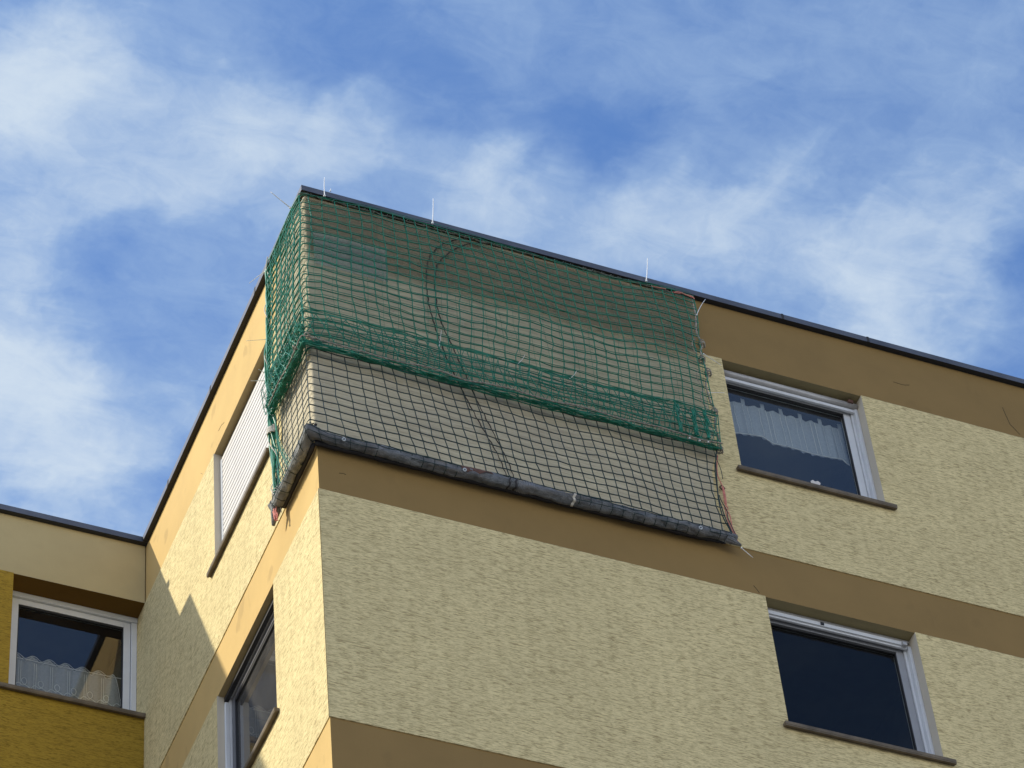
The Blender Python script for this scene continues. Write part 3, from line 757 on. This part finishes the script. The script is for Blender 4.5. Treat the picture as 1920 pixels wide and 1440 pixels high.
mb.tube(catmull([(3.36,-.095,1.0),(3.37,-.095,.9),(3.41,-.07,.80),(3.42,-.06,.70)], 6), .0028, 4)
mb.tube(catmull([(3.34,-.095,.45),(3.36,-.08,.40),(3.405,-.06,.33),(3.40,-.07,.22),(3.43,-.09,.02)], 6), .0035, 4)
tag(recenter(mb.build('cord', M['net_dark'], None, True)), 'dark edge cord bounding the lower net on its right', 'cord')
def cord(pts, r, label, n=8, kinks=0):
    mb = MB()
    for P in pts: mb.tube(catmull(P, n), r, 5)
    return tag(recenter(mb.build('cord', M['pink'], None, True)), label, 'cord', 'pink cords')
cord([[(3.415,-.055,.98),(3.395,-.05,.86),(3.392,-.04,.75),(3.415,-.04,.64),(3.42,-.04,.60)],
      [(3.412,-.045,.63),(3.408,-.05,.53),(3.405,-.05,.42),(3.425,-.05,.37),(3.40,-.05,.33),(3.41,-.05,.2),(3.43,-.07,.05),(3.44,-.09,-.06)],
      [(3.42,-.045,.62),(3.422,-.05,.52),(3.417,-.05,.41),(3.395,-.05,.36),(3.43,-.05,.30),(3.435,-.05,.16),(3.445,-.08,.02)],
      [(3.415,-.05,.60),(3.414,-.055,.5),(3.412,-.055,.41)]], .0046, 'faded pink cord hanging from a ring beside the lower net')
cord([[(3.24,-.07,2.94),(3.29,-.09,2.925),(3.33,-.085,2.945),(3.38,-.09,2.925),(3.43,-.08,2.93)], [(3.25,-.08,2.93),(3.30,-.085,2.95),(3.36,-.09,2.93),(3.42,-.08,2.945),(3.44,-.085,2.91)], [(3.05,-.07,2.95),(3.12,-.085,2.935),(3.18,-.08,2.95)]], .0046, 'faded pink cord knotted at the top right corner of the green net')
cord([[(-.08,.69,.05),(-.10,.67,-.06),(-.09,.64,-.16),(-.10,.66,-.21)], [(-.10,.70,.04),(-.11,.66,-.08),(-.10,.66,-.18),(-.09,.64,-.22)], [(-.11,.72,.07),(-.12,.69,-.02),(-.11,.67,-.12),(-.11,.65,-.21)], [(-.085,.66,.0),(-.10,.65,-.12),(-.09,.665,-.2)]], .006, 'faded pink cord tied around the knotted tail of the side roll')
mb = MB(); mb.tube([(3.415+.02*math.cos(a*.35), -.035+.004*math.sin(a), .62+.02*math.sin(a*.35)) for a in range(19)], .006, 6)
tag(recenter(mb.build('ring_hook', M['rust'], None, True)), 'small rusty ring screwed into the wall, pink cord tied to it', 'ring')

# ------------------------------------------------------------------ zip ties
def ziptie(base, tip, bend, label, fat=1.0):
    b, t = Vector(base), Vector(tip); L = (t-b).length; ax = (t-b).normalized()
    side = ax.cross(Vector((.3, -.9, .2))).normalized()
    o = empty('cable_tie', base); tag(o, label, 'cable tie', 'white cable ties on the net')
    mb = MB(); mb.tube([b + ax*L*q/10 + side*bend*L*(q/10)**2 for q in range(11)], lambda u_: (.0044-.0017*u_)*fat, 5)
    mb.build('tail', M['tie'], o, True)
    mb = MB(); c = b; e = .0072*fat
    mb.box(lambda u, d, z: (c.x+u, c.y+d, c.z+z), -e, e, -e*.8, e*.8, -e, e*.9, .002); mb.build('head', M['tie'], o)
ties = [
 ((.126,-.11,2.93),(.118,-.118,3.165),.06,'white cable tie standing up against the sky just right of the roof peak'),
 ((1.067,-.11,2.95),(1.10,-.115,3.275),-.03,'long white cable tie upright against the sky, middle of the front roof edge'),
 ((2.989,-.11,2.945),(3.045,-.115,3.25),-.05,'white cable tie upright against the sky near the right end of the net'),
 ((3.425,-.10,2.68),(3.50,-.13,2.90),.10,'white cable tie leaning over the brown band at the top right of the net'),
 ((3.415,-.09,1.70),(3.575,-.06,1.80),.05,'thin white cable tie pointing at the curtained window from the net edge'),
 ((3.43,-.09,2.19),(3.60,-.05,2.165),.08,'curved white cable tie lying along the lower edge of the brown top band'),
 ((1.019,-.13,1.36),(1.036,-.16,1.52),.0,'short white cable tie upright inside the green net beside the dark cable'),
 ((1.679,-.14,1.37),(1.76,-.17,1.45),-.25,'curled white cable tie at the top of the net fold, left one'),
 ((2.13,-.14,1.36),(2.20,-.17,1.42),-.25,'tiny curled white cable tie on the net fold, right one'),
 ((3.452,-.10,-.12),(3.54,-.10,-.20),.0,'white cable tie tail sticking out below the right end of the grey roll'),
 ((.20,-.06,3.085),(.205,-.06,3.118),.0,'tiny stub of white cable tie poking above the coping near the peak'),
 ((-.08,.14,2.99),(-.263,.10,3.074),.03,'long white cable tie slanting away left of the roof peak against the sky'),
 ((-.09,.74,2.86),(-.214,.80,2.736),-.04,'white cable tie slanting down left of the coping over the narrow side'),
 ((-.09,.80,1.556),(-.218,.80,1.509),.0,'white cable tie pointing left over the closed shutter'),
 ((-.09,.79,1.63),(-.162,.75,1.604),.12,'shorter white cable tie above the one pointing over the shutter'),
 ((-.09,.78,2.04),(-.283,.70,1.864),.0,'thin white cable tie pointing left over the apricot band'),
]
for b_, t_, k_, l_ in ties: ziptie(b_, t_, k_, l_, .55 if ('inside' in l_ or 'fold' in l_ or 'thin' in l_) else 1.15 if 'sky' in l_ else .8)

# ------------------------------------------------------------------ curtains
mb = MB(); xs = [3.70+1.15*i/160 for i in range(161)]
BOT = [(3.70,1.685),(3.80,1.689),(3.91,1.708),(4.055,1.731),(4.10,1.70),(4.149,1.675),(4.313,1.683),(4.516,1.671),(4.672,1.683),(4.789,1.70),(4.827,1.654),(4.86,1.64)]
CY = .245
for i, x in enumerate(xs):
    zt = 2.105 + .009*math.sin(x*36) + .012*nz(x*9, 1); zb_ = lerp(BOT, x) + .006*nz(x*17, 5)
    y = CY + .006*math.sin(x*70+2*nz(x*6, 3)) + .006*nz(x*30, 2)
    for j in range(9): mb.v.append((x+.012*(1-j/8)*nz(x*3, j*.4), y+.004*nz(x*20, j), zb_+(zt-zb_)*j/8))
for i in range(160):
    for j in range(8): mb.f.append((i*9+j, (i+1)*9+j, (i+1)*9+j+1, i*9+j+1)); mb.m.append(0)
val = mb.build('curtain', M['valance'], None, True)
for x in [3.775, 3.83, 3.915, 3.96, 4.06, 4.13, 4.17, 4.26, 4.31, 4.40, 4.45, 4.54, 4.585, 4.66, 4.75, 4.80]:
    m2 = MB(); zt = 2.08; zb_ = lerp(BOT, x)+.02
    m2.tube([(x+.01*nz(k, x*9)+.012*k/6, CY-.012, zt-(zt-zb_)*k/6*1) for k in range(7)], random.choice((.0009, .0014, .0018)), 4); m2.build('pleat', M['thread'], val)
m2 = MB(); m2.tube([(x, CY-.006, lerp(BOT, x)+.006) for x in xs[::2]], .0045, 4); m2.build('hem', M['thread'], val)
m2 = MB(); m2.box(FR, 3.66, 4.92, .235, .255, 2.165, 2.19); m2.build('rail', M['gasket'], val)
for x in (3.93,4.11,4.28,4.46,4.645,4.83):
    m2 = MB(); m2.box(FR, x-.017, x+.017, CY-.004, CY-.001, 2.10, 2.17); m2.build('tab', M['valance'], val)
tag(val, 'short gathered white valance with wavy hem behind the upper right window', 'curtain', 'curtains')
mb = MB(); P = [(4.376,1.216),(4.379,1.17),(4.449,1.167),(4.468,1.22),(4.446,1.239),(4.418,1.223),(4.40,1.237)]
for y in (.155, .1535): mb.quad(*[(x, y, z) for x, z in P])
tag(recenter(mb.build('paper_scrap', M['paper'])), 'small torn white scrap stuck to the lower edge of the upper right window glass', 'paper')

CX, CYW = (-1.085, -.112), 4.50
mb = MB(); nn = 150
def ctop(x):
    ph = (x+1.04)/.1465
    return 1.650 + .048*abs(math.sin(math.pi*(ph+.5)))**1.5
for i in range(nn+1):
    x = CX[0]+(CX[1]-CX[0])*i/nn; q = max(0, (x+.20)/.088); top = ctop(x) - .33*max(0, q)**2.4
    y = CYW+.008*math.sin(x*43)
    for j in range(9): mb.v.append((x, y, .96+(top-.96)*j/8))
for i in range(nn):
    for j in range(8): mb.f.append((i*9+j, (i+1)*9+j, (i+1)*9+j+1, i*9+j+1)); mb.m.append(0)
lace = mb.build('curtain', M['lace'], None, True)
def thr(pts, name, r=.0022, n=6):
    m2 = MB(); m2.tube(catmull([(x, CYW-.012, z) for x, z in pts], n), r, 4); m2.build(name, M['thread'], lace)
thr([(-1.15,1.640),(-.6,1.646),(-.04,1.662)], 'wire', .0028)
thr([(CX[0]+.97*k/70, ctop(CX[0]+.97*k/70)) for k in range(66)], 'scalloped_edge', .0024, 1)
thr([(CX[0]+.97*k/70, ctop(CX[0]+.97*k/70)-.025-.012*math.cos(k*2.2)) for k in range(66)], 'lace_trim', .0017, 1)
thr([(-.20+.088*q, ctop(-.2+.088*q)-.33*q**2.4) for q in [k/12 for k in range(13)]], 'side_hem', .0024, 1)
for x in (-1.01,-.873,-.73,-.578,-.43,-.277):
    for dx in (-.009, .009): thr([(x+dx,1.615),(x+dx*1.1,1.45),(x+dx*.9,1.32),(x+dx,1.20)], 'drawn_thread', .0021)
for k in range(7):
    x = -1.0+.145*k
    thr([(x-.06,1.33-.03),(x-.02,1.355),(x+.02,1.335),(x+.05,1.36),(x+.055,1.40),(x+.035,1.425),(x+.012,1.40),(x+.02,1.36),(x+.06,1.335),(x+.09,1.31)], 'scroll', .0026)
    thr([(x-.06,1.28),(x-.01,1.31),(x+.04,1.285),(x+.09,1.30)], 'scroll', .0026)
tag(lace, 'sheer lace half curtain with scalloped top strung across the window of the ochre wing', 'curtain', 'curtains')

# ------------------------------------------------------------------ sky, sun
sun_dir = Vector((-1, .30, .61)).normalized()
elev = math.asin(sun_dir.z); az = math.atan2(sun_dir.x, sun_dir.y)
sd = bpy.data.lights.new('sun', 'SUN'); sd.energy = 2.5; sd.angle = R(.53); sd.color = (1.0, .925, .765)
so = bpy.data.objects.new('sun', sd); COL.objects.link(so); so.location = (-30, 10, H0+20)
so.rotation_euler = (-sun_dir).to_track_quat('-Z', 'Y').to_euler()
W = bpy.data.worlds.new('World'); sc.world = W; W.use_nodes = True
t = NT(W.node_tree)
out = t.n('ShaderNodeOutputWorld'); bg = t.n('ShaderNodeBackground'); t.l(bg.outputs[0], out.inputs[0])
sky = t.n('ShaderNodeTexSky'); sky.sky_type = 'NISHITA'; sky.sun_disc = False
sky.sun_elevation = elev; sky.sun_rotation = az; sky.air_density = 1.0; sky.dust_density = .6; sky.ozone_density = 2.0
tc = t.n('ShaderNodeTexCoord'); sx = t.n('ShaderNodeSeparateXYZ'); t.l(tc.outputs['Generated'], sx.inputs[0])
zc = t.math('MAXIMUM', sx.outputs[2], .06)
cb = t.n('ShaderNodeCombineXYZ'); t.l(t.math('DIVIDE', sx.outputs[0], zc), cb.inputs[0]); t.l(t.math('DIVIDE', sx.outputs[1], zc), cb.inputs[1])
P = cb.outputs[0]      # position on a flat cloud layer
wn = t.noise(P, 14, 5, .6, out='Color')
wm = t.n('ShaderNodeVectorMath', operation='MULTIPLY_ADD'); sb = t.n('ShaderNodeVectorMath', operation='SUBTRACT')
t.l(wn, sb.inputs[0]); sb.inputs[1].default_value = (.5,.5,.5); t.l(sb.outputs[0], wm.inputs[0]); wm.inputs[1].default_value = (.10,.10,0); t.l(P, wm.inputs[2])
BL = [(0.2372, 0.7612, 0.049, 0.3), (0.285, 0.7915, 0.0542, 0.35), (0.2598, 0.767, 0.0402, 0.2), (0.2443, 0.8162, 0.0382, 0.3), (0.1984, 0.7025, 0.0463, 0.5), (0.283, 0.7431, 0.0368, 0.3), (0.3393, 0.7242, 0.037, 0.3), (0.3115, 0.6415, 0.0432, 0.2), (0.2704, 0.6729, 0.0406, 0.2), (0.4024, 0.679, 0.0275, 0.25), (0.481, 0.5832, 0.0472, 0.2)] + [(0.175, 0.70, 0.0428, 1.0), (0.190, 0.7481, 0.0509, 1.15), (0.20, 0.8012, 0.0436, 1.05), (0.21, 0.843, 0.0516, 1.0), (0.2419, 0.8628, 0.0562, 1.05), (0.2746, 0.8908, 0.0407, 0.6), (0.2385, 0.9086, 0.0511, 0.7), (0.2416, 0.7309, 0.0419, 0.75), (0.2547, 0.7033, 0.0383, 0.6), (0.2833, 0.709, 0.0419, 0.7), (0.2974, 0.6965, 0.0267, 0.5), (0.2373, 0.6818, 0.0433, 0.3), (0.282, 0.8207, 0.0323, 0.55), (0.2829, 0.8493, 0.0264, 0.5), (0.3007, 0.6775, 0.0205, 0.35), (0.349, 0.6945, 0.0425, 0.55), (0.3934, 0.7086, 0.0531, 0.7), (0.3667, 0.6858, 0.0272, 0.5), (0.4296, 0.6964, 0.0407, 0.55), (0.4567, 0.6685, 0.0341, 0.75), (0.4833, 0.692, 0.0544, 0.7), (0.4547, 0.7126, 0.0351, 0.4), (0.5231, 0.6897, 0.0518, 0.7), (0.5285, 0.655, 0.0475, 0.5), (0.5214, 0.615, 0.0429, 0.45), (0.471, 0.6067, 0.0509, 0.3), (0.4008, 0.6408, 0.0447, 0.35), (0.4122, 0.6094, 0.0439, 0.35), (0.3539, 0.6294, 0.0494, 0.25), (0.5551, 0.7072, 0.0397, 0.7), (0.5088, 0.5736, 0.0355, 0.35), (0.5231, 0.7178, 0.0395, 0.5), (0.2482, 0.7954, 0.0377, -0.12), (0.3783, 0.6625, 0.0420, -0.8), (0.3077, 0.6527, 0.0464, -0.65), (0.2721, 0.6551, 0.0343, -0.3), (0.5697, 0.6769, 0.0293, -0.6), (0.4687, 0.6381, 0.0335, -0.3), (0.3309, 0.6647, 0.0353, -0.35), (0.4412, 0.6658, 0.0245, -0.25), (0.2763, 0.7723, 0.0375, -0.2), (0.4799, 0.666, 0.0186, -0.3), (0.2291, 0.7746, 0.0276, -0.2), (0.3372, 0.741, 0.0249, -0.2)]
acc = None
for x, y, r_, a_ in BL:
    dn = t.n('ShaderNodeVectorMath', operation='DISTANCE'); t.l(wm.outputs[0], dn.inputs[0]); dn.inputs[1].default_value = (x, y, 0)
    v = t.mr(dn.outputs['Value'], 0, r_*1.25, a_, 0, 'SMOOTHERSTEP')
    acc = v if acc is None else t.math('ADD', acc, v)
fb1 = t.noise(t.mapping(wm.outputs[0], (1, 1.0, 1), (3,1,0), (0,0,R(-35))), 9, 8, .58, .3)
fb4 = t.noise(t.mapping(wm.outputs[0], (95, 30, 1), (5,2,0), (0,0,R(-28))), 1, 6, .65, 1.0)
fb2 = t.noise(t.mapping(P, (30, 62, 1), (1,7,0), (0,0,R(58))), 1, 7, .62, .8)
fb3 = t.noise(P, 1.6, 5, .6, .3)
dens = t.math('ADD', t.math('MULTIPLY', acc, .62), t.math('MULTIPLY', t.math('SUBTRACT', fb1, .5), 1.25))
dens = t.math('ADD', dens, t.math('MULTIPLY', t.math('SUBTRACT', fb2, .5), .7))
dens = t.math('ADD', dens, t.math('MULTIPLY', t.math('SUBTRACT', fb4, .5), .22))
dens = t.math('ADD', dens, t.math('MULTIPLY', t.math('SUBTRACT', fb3, .5), .5))
dens = t.mr(dens, -.62, 1.45, 0.04, .95, 'SMOOTHSTEP')
cl = t.n('ShaderNodeRGB'); cl.outputs[0].default_value = (1.75, 2.35, 3.1, 1)
tint = t.mix(1.0, sky.outputs[0], (.50, .70, .95), 'MULTIPLY')
low = t.mr(sx.outputs[2], .25, .62, 1.0, 0.0, 'SMOOTHSTEP')        # unseen bright cloud near the horizon, added to fill the shaded walls
clw = t.mix(low, t.mix(t.mr(dens, .45, .88), cl.outputs[0], (2.45, 2.85, 3.25)), (6.5, 6.4, 6.2))
dens = t.math('MAXIMUM', dens, t.math('MULTIPLY', low, .8))
t.l(t.mix(dens, tint, clw), bg.inputs[0]); bg.inputs[1].default_value = .15

# ------------------------------------------------------------------ camera
cd = bpy.data.cameras.new('camera'); cam = bpy.data.objects.new('camera', cd); COL.objects.link(cam)
cd.sensor_width = 36; cd.sensor_fit = 'HORIZONTAL'; cd.lens = 6437.2/1920*36; cd.clip_start = .1; cd.clip_end = 3000
rt = Vector((0.92439863,-0.37406676,-0.07457372)); upv = Vector((-0.23636017,-0.71521897,0.65772008)); fwv = Vector((0.29936775,0.59036928,0.74956191))
mt = Matrix(((rt.x,upv.x,-fwv.x,-6.4517),(rt.y,upv.y,-fwv.y,-16.0425),(rt.z,upv.z,-fwv.z,-19.0843+H0),(0,0,0,1)))
cam.matrix_world = mt; sc.camera = cam
sc.render.engine = 'CYCLES'
sc.render.resolution_x = 1024; sc.render.resolution_y = 768
sc.cycles.max_bounces = 8; sc.cycles.transparent_max_bounces = 24
sc.view_settings.view_transform = 'Standard'; sc.view_settings.look = 'None'; sc.view_settings.gamma = 1
sc.view_settings.exposure = 0.85
